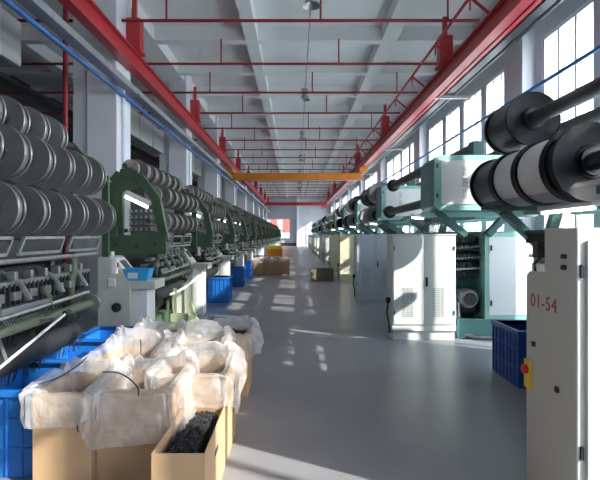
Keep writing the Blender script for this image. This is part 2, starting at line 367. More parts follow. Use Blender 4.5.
# ---------------------------------------------------------------- left row: green warp knitting machines
def left_machine(dx=0, big_=False):
    r = empty('knitting_machine')
    def frame(y):
        b = MB()
        pts = [(-2.54, 1.45), (-2.50, 2.32), (-2.40, 2.44), (-2.16, 2.42), (-1.91, 2.08), (-1.79, 1.50)]
        for p, q in zip(pts, pts[1:]): b.bar((p[0], y, p[1]), (q[0], y, q[1]), .12, .09, up=(0, 1, 0))
        b.prism([(-2.54, 2.12), (-2.50, 2.38), (-2.40, 2.465), (-2.15, 2.45), (-2.04, 2.30), (-2.2, 2.24), (-2.36, 2.19)], y-.03, y+.03)
        b.box(-2.56, -1.76, y-.07, y+.07, 1.34, 1.60)
        b.bar((-2.40, y, 1.6), (-2.40, y, 2.25), .08, .07, up=(0, 1, 0))
        b.box(-2.58, -2.36, y-.08, y+.08, .0, 1.36)
        b.box(-2.75, -2.2, y-.12, y+.12, 0, .1)
        return b
    e = (MB().box(-2.58, -2.36, -.08, .08, 0, 2.9) if big_ else frame(0)).build('end_frame', 'green', r, bevel=.006)
    for x, z in ((-2.44, 1.47), (-2.15, 1.45), (-1.9, 1.48), (-2.3, 1.66)):
        MB().lathe([(.028, -.09), (.028, -.065)], (x, 0, z), n=12).build('bolt', 'dark', e)
    MB().box(-2.58, -2.36, 2.70, 2.80, 0, 1.40).box(-2.75, -2.2, 2.66, 2.84, 0, .08).build('rear_leg', 'green', r, bevel=.006)
    # guide rods inside the frame window
    b = MB()
    for i in range(5):
        for j in range(4): b.box(-2.31+i*.07, -2.285+i*.07, .08, .12, 1.66+j*.085, 1.70+j*.085)
    if not big_: tag(b.build('thread_guide', 'steel', r, smooth=False), kind='stuff')
    b = MB()
    for i in range(4): b.box(-2.33, -1.95, .1, .13, 1.64+i*.085, 1.652+i*.085)
    if not big_: b.build('guide_rack', 'green', r, smooth=False)
    # spool shafts
    for x, z in (((-2.25, 1.80), (-2.25, 2.23), (-2.64, 2.64)) if big_ else ((-2.02, 1.80), (-2.02, 2.18), (-2.34, 2.55))):
        MB().tube([(x, -.02, z), (x, 3.1 if big_ else 2.88, z)], .035, 10).build('spool_shaft', 'shaft', r)
    if big_:
        MB().box(-2.29, -2.21, 3.04, 3.08, 1.34, 2.3).bar((-2.25, 3.06, 2.24), (-2.66, 3.06, 2.68), .06).build('shaft_post', 'green', r, bevel=.005)
    else:
        MB().box(-2.08, -1.98, 2.84, 2.90, 1.34, 2.26).bar((-2.03, 2.87, 2.22), (-2.36, 2.87, 2.60), .07).build('shaft_post', 'green', r, bevel=.005)
    # long bed girders
    MB().box(-2.52, -2.30, .08, 2.78, 1.36, 1.56).build('top_girder', 'dark', r, bevel=.01)
    MB().box(-2.62, -2.42, .08, 2.78, .25, 1.34).build('back_cover', 'dark', r, bevel=.01)
    MB().box(-2.40, -2.15, .1, 2.75, .95, 1.22).box(-2.15, -2.08, .1, 2.75, 1.05, 1.12).build('needle_bed', 'dark', r, bevel=.01)
    MB().box(-2.10, -2.00, .1, 2.75, 1.235, 1.275).box(-2.16, -2.06, .1, 2.75, 1.16, 1.19).box(-2.06, -2.03, .15, 2.7, 1.10, 1.13).build('guide_bar', 'steel', r, bevel=.004)
    MB().box(-2.06, -2.00, .7, 1.8, 1.02, 1.09).box(-2.08, -2.02, .7, 1.8, .95, 1.0).build('needle_bar', 'galv', r, bevel=.004)
    b = MB()
    for i in range(34): b.box(-2.02, -1.99, .15+i*.077, .17+i*.077, 1.10, 1.25)
    b.build('needle_comb', 'dark', r, smooth=False)
    # lifting arms
    for y in (.7, 1.15, 1.75, 2.3):
        MB().tube([(-2.2, y, 1.30), (-2.08, y, 1.33), (-1.95, y, 1.26), (-1.88, y, 1.14)], .022, 8).build('swing_arm', 'steel', r)
    # guard windows
    for y in (.2, 1.1, 2.0):
        b = MB()
        for p, q in (((y, 1.58), (y+.72, 1.58)), ((y+.72, 1.58), (y+.62, 1.47)), ((y+.62, 1.47), (y-.1, 1.47)), ((y-.1, 1.47), (y, 1.58))):
            b.bar((-1.90, p[0], p[1]), (-1.90, q[0], q[1]), .022)
        b.build('guard_frame', 'steel', r, smooth=False)
    MB().tube([(-1.94, .1, 1.42), (-1.94, 2.75, 1.42)], .018, 8).build('guard_rail', 'steel', r)
    # support posts with rollers
    for y in (.35, 2.25):
        p = MB().tube([(-2.24, y, 0.02), (-2.24, y, .62), (-2.02, y, .82), (-1.98, y, 1.25), (-1.98, y, 1.46)], .035, 10).box(-2.32, -2.18, y-.08, y+.08, 0, .03).build('support_post', 'olive', r)
    ro = MB().tube([(-1.93, .1, .96), (-1.93, 2.55, .96)], .038, 14).build('cloth_roller', 'olive', r)
    MB().lathe([(.03, 2.54), (.085, 2.55), (.085, 2.60), (.05, 2.62)], (-1.93, 0, .96), n=18).build('end_cap', 'steel', ro)
    MB().lathe([(.03, .15), (.12, .16), (.125, 1.2), (.12, 2.3), (.03, 2.31)], (-2.06, 0, .74), n=24).build('fabric_roll', 'loose', r)
    b = MB()
    for i in range(9): b.box(-2.0, -1.96, .3+i*.26, .42+i*.26, 1.14, 1.20).box(-2.03, -1.97, .33+i*.26, .38+i*.26, 1.28, 1.34)
    tag(b.build('needle_clamp', 'steel', r, bevel=.004), kind='stuff')
    MB().tube([(-1.86, .1, 1.06), (-1.9, 2.4, 1.08)], .015, 8).build('take_up_rod', 'steel', r)
    for y in (.7, 1.5):
        MB().tube([(-1.93, y, .98), (-1.86, y, 1.02), (-1.88, y, 1.12), (-1.93, y, 1.18)], .022, 8).build('rod_hook', 'olive', r)
    MB().tube([(-2.24, .1, .75), (-2.24, 2.4, .75)], .045, 10).box(-2.34, -2.2, .2, 2.5, .12, .3).build('lower_beam', 'green', r)
    for y in (.18, 2.6):
        MB().prism([(-2.36, 0), (-2.2, 0), (-2.24, .5), (-2.36, .7)], y-.03, y+.03).build('foot_bracket', 'green', r, bevel=.005)
    b = MB()
    for i in range(60):
        y = .2+i*.038
        b.tube([(-2.04, y, 1.10), (-1.95, y, .96), (-2.02+random.uniform(-.03, .03), y+random.uniform(-.04, .04), .55)], .0035, 3, False)
    tag(b.build('hanging_yarn', 'loose', r), kind='stuff')
    MB().box(-1.80, -1.76, 2.78, 2.86, 1.22, 1.38).box(-1.76, -1.755, 2.79, 2.85, 1.25, 1.35).build('switch_box', 'white', r)
    MB().box(-1.755, -1.745, 2.80, 2.84, 1.28, 1.33).build('red_switch', 'redp', r)
    for ch in r.children:
        if ch.name.split('.')[0] not in ('end_frame', 'cloth_strip', 'thread_guide', 'guide_rack', 'spool_shaft', 'shaft_post'): ch.scale.y = .76
    return r
NL = 16
def loffs(i): return 2.85 + 3.45*i if i else 2.38
lm0 = left_machine(big_=True); lm1 = left_machine()
for i in range(NL):
    m = lm0 if i == 0 else lm1 if i == 1 else copy_tree(lm1)
    m.location = (0, loffs(i), 0)
    tag(m, 'dark green knitting machine with yarn spools, %s from the camera in the left row' % ORD[i], 'machine', 'green knitting machines on the left')

def spool(R, L, name='yarn_spool', ym='yarn', fm='flange', parts=True):
    r = empty(name)
    for s, Q in ((0, R), (L-.018, R*.95)):
        MB().lathe([(.04, s+.03), (R*.3, s+.03), (R*.36, s+.012), (Q*.93, s), (Q, s-.004), (Q, s+.018), (Q*.93, s+.016), (R*.36, s+.022), (.04, s+.035)] if s == 0 else [(.04, s), (Q*.93, s), (Q, s-.006), (Q, s+.016), (Q*.93, s+.014), (R*.34, s+.014), (R*.3, s+.024), (.04, s+.022)], n=40).build('flange', fm, r)
    MB().lathe([(.05, .018), (R*.86, .024), (R*.89, .03), (R*.90, L-.04), (R*.86, L-.02), (.05, L-.02)], n=40).build('yarn_winding', ym, r)
    MB().lathe([(R*.27, -.06), (R*.27, L+.06)], n=20).build('hub', 'black', r)
    return r
ROWN = ['lowest', 'middle', 'top']
big = spool(.212, .12); small = spool(.165, .23, fm='flange2')
gear = spool(.12, .06, ym='yarnt', fm='yarnt')
used = set()
def put(src, loc, label, cat, group):
    if src in used: c = copy_tree(src)
    else: used.add(src); c = src
    c.location = loc; return tag(c, label, cat, group)
for r_, (x, z) in enumerate(((-2.25, 1.80), (-2.25, 2.23), (-2.64, 2.64))):
    for j in range(6):
        y = 3.38 + .35*j - (0, .27, .32)[r_]
        put(big, (x, y, z), 'grey yarn spool, %s from the camera in %s row of nearest left machine' % (ORD[j], ROWN[r_]), 'yarn spool', 'spools on the nearest left machine')
for i in range(1, NL):
    for r_, (x, z) in enumerate(((-2.02, 1.80), (-2.02, 2.18), (-2.34, 2.55))):
        for j in range(6):
            y = loffs(i) + .48 + .37*j
            lab = ('grey yarn spool, %s along %s row of %s left machine' % (ORD[j], ROWN[r_], ORD[i]))
            put(small, (x, y, z), lab, 'yarn spool', 'spools on the %s left machine' % ORD[i])
    if i < 5:
        for r_, (x, z) in enumerate(((-2.02, 2.18), (-2.34, 2.55))):
            put(gear, (x, loffs(i)+.2, z), 'beige drive wheel before the %s row of %s left machine' % (ROWN[r_+1], ORD[i]), 'wheel', 'beige drive wheels of the left machines')

# control consoles
def console():
    r = empty('control_console')
    MB().prism([(-2.56, .0), (-2.15, .0), (-2.15, 1.02), (-2.40, 1.33), (-2.56, 1.33)], 0, .42).build('body', 'console', r, bevel=.012)
    a = Vector((-2.15, 0, 1.02)); d = Vector((-.25, 0, .31)).normalized(); n = Vector((d.z, 0, -d.x))
    b = MB(); p0 = a+d*.03+n*.003; p1 = a+d*.36+n*.003
    b.add([p0+Vector((0, .04, 0)), p1+Vector((0, .04, 0)), p1+Vector((0, .38, 0)), p0+Vector((0, .38, 0))] + [q+n*.012 for q in (p0+Vector((0, .04, 0)), p1+Vector((0, .04, 0)), p1+Vector((0, .38, 0)), p0+Vector((0, .38, 0)))], [(0, 1, 2, 3), (7, 6, 5, 4), (0, 4, 5, 1), (1, 5, 6, 2), (2, 6, 7, 3), (3, 7, 4, 0)])
    f = b.build('screen_panel', 'white', r, bevel=.003)
    b = MB(); p0 = a+d*.15+n*.016; p1 = a+d*.31+n*.016
    q4 = [p0+Vector((0, .12, 0)), p1+Vector((0, .12, 0)), p1+Vector((0, .30, 0)), p0+Vector((0, .30, 0))]
    b.add(q4+[q+n*.006 for q in q4], [(0, 1, 2, 3), (7, 6, 5, 4), (0, 4, 5, 1), (1, 5, 6, 2), (2, 6, 7, 3), (3, 7, 4, 0)]); b.build('screen', 'screen', f)
    MB().box(-2.15, -1.84, .0, .42, .92, 1.03).build('ledge', 'console', r, bevel=.008)
    MB().box(-2.148, -1.95, .03, .36, 0, .92).build('leg', 'panel', r, bevel=.006)
    MB().box(-2.42, -2.33, -.03, -.001, .96, 1.06).build('socket_box', 'white', r, bevel=.005)
    MB().lathe([(.055, -.03), (.06, -.001)], (-2.32, 0, .70), n=20).lathe([(.03, -.04), (.03, -.03)], (-2.32, 0, .70), n=16).build('rotary_switch', 'dark', r)
    MB().box(-2.50, -2.47, .1, .16, 1.33, 1.40).box(-2.44, -2.41, .1, .16, 1.33, 1.39).build('connector', 'white', r, bevel=.004)
    return r
c0 = console()
for i in range(NL-1):
    c = c0 if i == 0 else copy_tree(c0)
    c.location = (.09, loffs(i+1)-.58, 0)
    tag(c, 'beige control console, %s from the camera beside the left machines' % ORD[i], 'console', 'control consoles on the left')
# take-up stands
def stand():
    r = empty('yarn_stand')
    MB().prism([(0, 0), (.9, 0), (.75, .22), (.1, .42), (0, .42)], -.28, .0, axis='x').build('base', 'lgreen', r, bevel=.01)
    MB().box(-.24, -.2, .05, .09, .42, .80).build('upright', 'lgreen', r); MB().box(-.24, -.2, .55, .59, .28, .82).build('upright', 'lgreen', r)
    MB().tube([(-.26, -.05, .72), (-.2, .2, .74), (-.12, .5, .80), (-.04, .8, .90), (.0, 1.0, .98)], .018, 8).build('curved_bar', 'white', r)
    MB().bar((.02, .75, .0), (-.1, .55, .5), .05).build('brace', 'lgreen', r)
    return r
s0 = stand()
for i in range(1):
    c = s0 if i == 0 else copy_tree(s0); c.location = (-1.60, loffs(i+1)+.55, 0)
    tag(c, 'pale green yarn stand with curved white bar before the %s left machine' % ORD[i+1], 'stand', 'yarn stands on the left')
# white bundle in the second frame and sloping white feeler rod
o = MB().tube([(0, 0, 0), (.03, .5, -.10)], .017, 10).build('feeler_rod', 'white'); o.location = (-1.70, 2.45, .80)
o.data.clear_geometry()
b = MB().tube([(-1.72, 2.55, .80), (-1.76, 3.52, 1.00)], .0095, 10)
me = b.build('feeler_rod', 'white'); bpy.data.objects.remove(o); tag(me, 'white speckled rod sloping over the blue crates at left', 'rod')
MB().lathe([(.02, 3.50), (.024, 3.56)], (-1.76, 0, 1.003), n=12).build('rod_tip', 'black', me)
MB().bar((-1.77, 3.4, .975), (-1.93, 3.42, .965), .02).build('rod_arm', 'steel', me)
MB().bar((-1.73, 2.75, .84), (-1.93, 2.97, .955), .02).build('rod_arm', 'steel', me)

# ---------------------------------------------------------------- baskets and crates
def crate(w, d, h, m, name='plastic_crate'):
    r = empty(name); t = .02
    b = MB().box(-w/2, w/2, -d/2, -d/2+t, 0, h).box(-w/2, w/2, d/2-t, d/2, 0, h).box(-w/2, -w/2+t, -d/2+t, d/2-t, 0, h).box(w/2-t, w/2, -d/2+t, d/2-t, 0, h).box(-w/2+t, w/2-t, -d/2+t, d/2-t, 0, t)
    n = max(3, int(w/.085))
    for i in range(n+1):
        x = -w/2 + w*i/n
        for s in (-1, 1): b.box(x-.006, x+.006, s*d/2-.01, s*d/2+.01, .02, h-.03)
    n = max(3, int(d/.085))
    for i in range(n+1):
        y = -d/2 + d*i/n
        for s in (-1, 1): b.box(s*w/2-.01, s*w/2+.01, y-.006, y+.006, .02, h-.03)
    for z in (h*.33, h*.66): b.box(-w/2-.008, w/2+.008, -d/2-.008, -d/2, z-.008, z+.008).box(-w/2-.008, w/2+.008, d/2, d/2+.008, z-.008, z+.008).box(-w/2-.008, -w/2, -d/2, d/2, z-.008, z+.008).box(w/2, w/2+.008, -d/2, d/2, z-.008, z+.008)
    b.build('body', m, r, smooth=False)
    MB().box(-w/2-.02, w/2+.02, -d/2-.02, -d/2+t, h-.045, h).box(-w/2-.02, w/2+.02, d/2-t, d/2+.02, h-.045, h).box(-w/2-.02, -w/2+t, -d/2, d/2, h-.045, h).box(w/2-t, w/2+.02, -d/2, d/2, h-.045, h).build('rim', m, r, bevel=.004)
    return r
cl = crate(.50, .66, .58, 'crate'); cs = crate(.58, .55, .60, 'crate')
put(cl, (-1.955, 3.36, 0), 'blue plastic crate at lower left, nearest the camera under the machine', 'crate', 'crates under the nearest machine')
put(cl, (-1.955, 4.09, 0), 'blue plastic crate under the left machine, middle one of three', 'crate', 'crates under the nearest machine')
put(cl, (-1.955, 4.82, 0), 'blue plastic crate under the left machine, farthest of three by the console', 'crate', 'crates under the nearest machine')
for i, (x, y) in enumerate(((-1.88, 11.1), (-1.92, 14.4), (-1.95, 17.3), (-1.75, 22.4))):
    put(cs, (x, y, 0), 'blue crate on the floor by the left consoles, %s from the camera' % ORD[i], 'crate', 'aisle crates on the left')
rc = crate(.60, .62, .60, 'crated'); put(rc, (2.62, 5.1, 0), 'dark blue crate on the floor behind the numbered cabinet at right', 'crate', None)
def basket():
    r = empty('small_basket')
    MB().prism([(-.13, 0), (.13, 0), (.16, .14), (.15, .14), (.12, .012), (-.12, .012), (-.15, .14), (-.16, .14)], -.09, .09).prism([(-.13, 0), (.13, 0), (.16, .14), (-.16, .14)], -.10, -.088).prism([(-.13, 0), (.13, 0), (.16, .14), (-.16, .14)], .088, .10).build('body', 'lblue', r)
    for q in (-.11, .10): MB().box(-.17, .17, q, q+.01, .13, .15).build('rim', 'lblue', r)
    MB().box(-.10, .02, -.1045, -.1, .03, .10).build('sticker', 'white', r)
    return r
bk = basket(); put(bk, (-1.99, 5.82, 1.03), 'sky blue basket on the ledge of the nearest left console', 'basket', None)

# ---------------------------------------------------------------- cardboard boxes with plastic liners
def carton(x0, x1, y0, y1, h, label, flap=None, m='card'):
    r = empty('cardboard_box', ((x0+x1)/2, (y0+y1)/2, 0)); w = (x1-x0)/2; d = (y1-y0)/2; t = .007
    MB().box(-w, w, -d, -d+t, 0, h).box(-w, w, d-t, d, 0, h).box(-w, -w+t, -d+t, d-t, 0, h).box(w-t, w, -d+t, d-t, 0, h).box(-w+t, w-t, -d+t, d-t, 0, t).build('body', m, r, smooth=False)
    if flap: MB().bar((w+.002, 0, h-.005), (w+.07, 0, h-.20), 2*d-.02, .006, up=(1, 0, .3)).build('flap', m, r, smooth=False)
    # dark plate laid on the side, painting the shade of a hand hole
    MB().box(w-.001, w+.003, -.05, .05, h-.16, h-.13).build('hand_hole_shade', 'dark', r, smooth=False)
    tag(r, label, 'box', 'large cardboard boxes by the left machines'); return r
def liner(x0, x1, y0, y1, h, label, seed, drop=.22, puff=.10, flare=.06, lean=(0, 0), floor_in=.34):
    cx, cy = (x0+x1)/2, (y0+y1)/2; w = (x1-x0)/2; d = (y1-y0)/2
    N = 96
    prof = [(-.05, -floor_in), (-.045, -floor_in*.6), (-.035, -.12), (-.022, -.03), (-.012, puff*.5), (.0, puff), (.03, puff*1.05), (.055, puff*.55), (.06, -.02), (.05+flare*.35, -drop*.4), (.04+flare*.7, -drop*.75), (.025+flare, -drop)]
    ring2 = []
    v = []; f = []
    def sq(a, w_, d_):
        c, s = math.cos(a), math.sin(a); e = .28
        return (math.copysign(abs(c)**e, c)*w_, math.copysign(abs(s)**e, s)*d_)
    dense = []
    for i in range(len(prof)-1):
        for q in range(3):
            t = q/3; dense.append((prof[i][0]*(1-t)+prof[i+1][0]*t, prof[i][1]*(1-t)+prof[i+1][1]*t))
    dense.append(prof[-1]); K = len(dense)
    for i, (off, z) in enumerate(dense):
        g = i/(K-1)
        for k_ in range(N):
            a = 2*PI*k_/N
            x, y = sq(a, w+off, d+off)
            outside = max(0, (g-.55)/.45); inside = g < .33
            n1 = noise.noise(Vector((math.cos(a)*2.2+seed, math.sin(a)*2.2, z*3+seed)))
            n2 = noise.noise(Vector((math.cos(a)*6+seed*2, math.sin(a)*6, z*9)))
            n3 = noise.noise(Vector((math.cos(a)*13+seed*2, math.sin(a)*13, z*3)))
            hem = 1+.55*noise.noise(Vector((math.cos(a)*1.5+seed*3, math.sin(a)*1.5, 0)))
            rise = ((1+.9*n1)*(.62+.5*math.sin(a)) if g > .3 else 1)
            zz = z*rise if z > 0 else (z*(hem if g > .6 else 1))
            amp = .0 if (g > .3 and g < .36) else 1
            if inside: dd = -.018 + .010*n2
            else: dd = (.035*abs(n1)+.022*n2+.012*n3+.012)*min(1, (g-.3)*3+.15)
            if .33 <= g < .66 and zz > .01: dd += -.03*zz/.1*(n1+.4)
            nx, ny = math.cos(a), math.sin(a)
            zz += (.018*n2+.006*n3)*(1 if g > .3 else .2)
            px = x+nx*dd; py = y+ny*dd
            if zz > 0.005: px += lean[0]*zz/.1; py += lean[1]*zz/.1
            # keep the film off the carton walls
            if zz < .01:
                if g > .5:
                    if max(abs(px)/w, abs(py)/d) < 1.03:
                        sfc = 1.03/max(abs(px)/w, abs(py)/d); px *= sfc; py *= sfc
                else:
                    lim = .955; mm = max(abs(px)/w, abs(py)/d)
                    if mm > lim: px *= lim/mm; py *= lim/mm
            v.append((px, py, zz))
    for i in range(K-1):
        for k_ in range(N):
            k2 = (k_+1) % N; f.append((i*N+k_, i*N+k2, (i+1)*N+k2, (i+1)*N+k_))
    o = MB().add(v, f).build('plastic_liner', 'film', loc=(cx, cy, h))
    tag(o, label, 'plastic liner', 'clear plastic liners in the cardboard boxes'); return o
def yarn_pile(x0, x1, y0, y1, z0, z, label, seed, n=150):
    rnd = random.Random(seed); b = MB(); w = (x1-x0)/2-.035; d = (y1-y0)/2-.035; G = 12
    v = []; f = []
    for i in range(G+1):
        for j in range(G+1):
            u, t = i/G*2-1, j/G*2-1
            v.append((u*w, t*d, z-z0-.03+.03*noise.noise(Vector((u*3+seed, t*3, 0)))+.04*(1-u*u)*(1-t*t)))
    for i in range(G):
        for j in range(G): a = i*(G+1)+j; f.append((a, a+1, a+G+2, a+G+1))
    b.add(v, f)
    b.box(-w, w, -d, d, .0, z-z0-.06)
    for _ in range(n):
        px, py = rnd.uniform(-w*.8, w*.8), rnd.uniform(-d*.8, d*.8); a = rnd.uniform(0, 6.28); pts = []
        for q in range(7):
            pts.append((max(-w, min(w, px)), max(-d, min(d, py)), z-z0+.02*(1-(px/w)**2)+rnd.uniform(-.01, .02)))
            a += rnd.uniform(-.9, .9); px += math.cos(a)*.03; py += math.sin(a)*.03
        b.tube(pts, .0035, 4, False)
    o = b.build('yarn_pile', 'loose', loc=((x0+x1)/2, (y0+y1)/2, z0)); return tag(o, label, 'yarn', kind=None, group='yarn in the cardboard boxes')
def cord(pts, label, r=.0045):
    P = [Vector(p) for p in pts]; out = []
    for i in range(len(P)-1):
        a, b_, c, d = P[max(i-1, 0)], P[i], P[i+1], P[min(i+2, len(P)-1)]
        for q in range(6):
            t = q/6; out.append(.5*((2*b_)+(c-a)*t+(2*a-5*b_+4*c-d)*t*t+(3*b_-a-3*c+d)*t**3))
    out.append(P[-1]); o = MB().tube(out, r, 6).build('yarn_strand', 'loose'); return tag(o, label, 'yarn strand', 'black yarn strands over the liners')
BX = [  # x0,x1,y0,y1,h, box label, liner label, yarn level
    (-1.66, -1.29, 2.90, 3.36, .60, 'cardboard box at bottom left beside the blue crate, front leftmost', 'clear liner over the front leftmost cardboard box', .42, dict(drop=.17, puff=.07, flare=.03)),
    (-1.28, -.80, 2.95, 3.48, .60, 'cardboard box in the front row between the small left box and open yarn box', 'large clear liner spilling over the middle front cardboard box', .42, dict(drop=.26, puff=.09, flare=.07)),
    (-.97, -.49, 3.22, 3.74, .62, 'cardboard box behind the open yarn box, at the aisle', 'clear bulging liner on the aisle box behind the open yarn box', .40, dict(drop=.22, puff=.09, flare=.05, lean=(-.03, -.02))),
    (-1.62, -1.15, 3.62, 4.14, .60, 'cardboard box in the second row beside the blue crates', 'crumpled clear liner on the second row box by the crates', .45, dict(drop=.20, puff=.12, flare=.06)),
    (-1.10, -.66, 3.95, 4.42, .60, 'cardboard box in the middle of the third row of cartons', 'clear liner on the carton in the middle of the third row', .50, dict(drop=.14, puff=.11, flare=.06)),
    (-1.62, -1.16, 4.35, 4.85, .60, 'cardboard box at the back left near the console leg', 'clear liner on the back left carton near the console', .50, dict(drop=.14, puff=.09, flare=.06)),
    (-.95, -.48, 4.54, 5.00, .61, 'tall cardboard box at the back right corner at the aisle edge', 'clear liner hanging off the aisle side of the back right carton', .56, dict(drop=.16, puff=.08, flare=.09)),
]
for i, (x0, x1, y0, y1, h, bl, ll, yz, kw) in enumerate(BX):
    carton(x0, x1, y0, y1, h, bl)
    liner(x0, x1, y0, y1, h, ll, i*7.3+2, **kw)
    yarn_pile(x0+.02, x1-.02, y0+.02, y1-.02, .012, yz, 'loose black yarn inside the ' + ' '.join(bl.replace('cardboard ', '').split()[:10]), i+5, 70)
carton(-.78, -.49, 2.48, 3.19, .42, 'low open cardboard box of black yarn nearest the aisle')
yarn_pile(-.77, -.50, 2.49, 3.18, .012, .36, 'heap of loose black yarn in the low open box', 33, 420)
cord([(-1.27, 3.02, .70), (-1.20, 3.08, .68), (-1.10, 3.02, .66), (-1.0, 2.90, .64), (-.98, 2.86, .60)], 'black strand across the middle front liner')
cord([(-1.50, 3.30, .72), (-1.52, 3.18, .69), (-1.55, 3.0, .67), (-1.62, 2.90, .66)], 'black strand across the front leftmost liner')
cord([(-1.36, 2.86, .56), (-1.345, 2.855, .50), (-1.36, 2.85, .45), (-1.35, 2.85, .38)], 'black strand hanging down the front leftmost carton')
cord([(-1.22, 3.60, .78), (-1.20, 3.56, .74), (-1.19, 3.52, .62)], 'black strand hanging over the second row liner')
cord([(-.62, 4.0, .73), (-.72, 3.94, .70), (-.86, 3.80, .69), (-1.0, 3.7, .72)], 'black strand lying over the third row liner')
cord([(-.95, 4.5, .73), (-.8, 4.7, .76), (-.75, 4.9, .72)], 'black strand on the back right liner')
cord([(-.46, 4.66, .60), (-.43, 4.62, .50), (-.44, 4.60, .42), (-.455, 4.6, .36)], 'black strand hanging down the side of the back right carton', .006)
cord([(-.46, 3.5, .50), (-.465, 3.45, .42), (-.46, 3.5, .33), (-.47, 3.44, .28)], 'black strand hanging down the aisle box side', .006)
# far group of cartons in the aisle
for i in range(4):
    x0 = -1.72+.37*i
    r = carton(x0, x0+.36, 18.2+.12*(i % 2), 18.75+.12*(i % 2), .60, 'small distant cardboard box in the aisle group, %s from the left' % ORD[i])
    r['group'] = 'distant cartons in the aisle'
    o = liner(x0+.01, x0+.35, 18.2+.12*(i % 2), 18.75+.12*(i % 2), .60, 'clear liner on the distant aisle carton, %s from the left' % ORD[i], 50+i, drop=.1, puff=.08)
    o['group'] = 'liners on the distant cartons'
for i in range(3):
    x0 = -1.62+.42*i
    r = carton(x0, x0+.38, 19.6, 20.1, .66, 'distant cardboard box in the rear row of the aisle group, %s from left' % ORD[i]); r['group'] = 'rear row of distant cartons'
r = carton(.52, .92, 15.9, 16.4, .42, 'open carton painted in shadow tone at the right aisle edge, left of two', m='card_shade'); r['group'] = 'dark cartons at the right edge'
r = carton(.93, 1.30, 15.9, 16.4, .42, 'open carton painted in shadow tone at the right aisle edge, right of two', m='card_shade'); r['group'] = 'dark cartons at the right edge'
r = empty('pallet_cart', (-1.25, 27.5, 0)); tag(r, 'yellow orange cart standing far down the left aisle', 'cart')
MB().box(-.45, .45, -.5, .5, .18, .78).build('body', 'orange', r, bevel=.03)
MB().box(-.42, .42, -.45, .45, .78, .98).build('load', 'yellow', r, bevel=.02)
for sx in (-1, 1):
    for sy in (-1, 1): MB().lathe([(.09, -.03), (.09, .03)], (sx*.35, sy*.4, .09), axis='x', n=16).build('wheel', 'black', r)
MB().tube([(-.3, .52, .7), (-.3, .7, 1.1), (.3, .7, 1.1), (.3, .52, .7)], .02, 8).build('handle', 'steel', r)

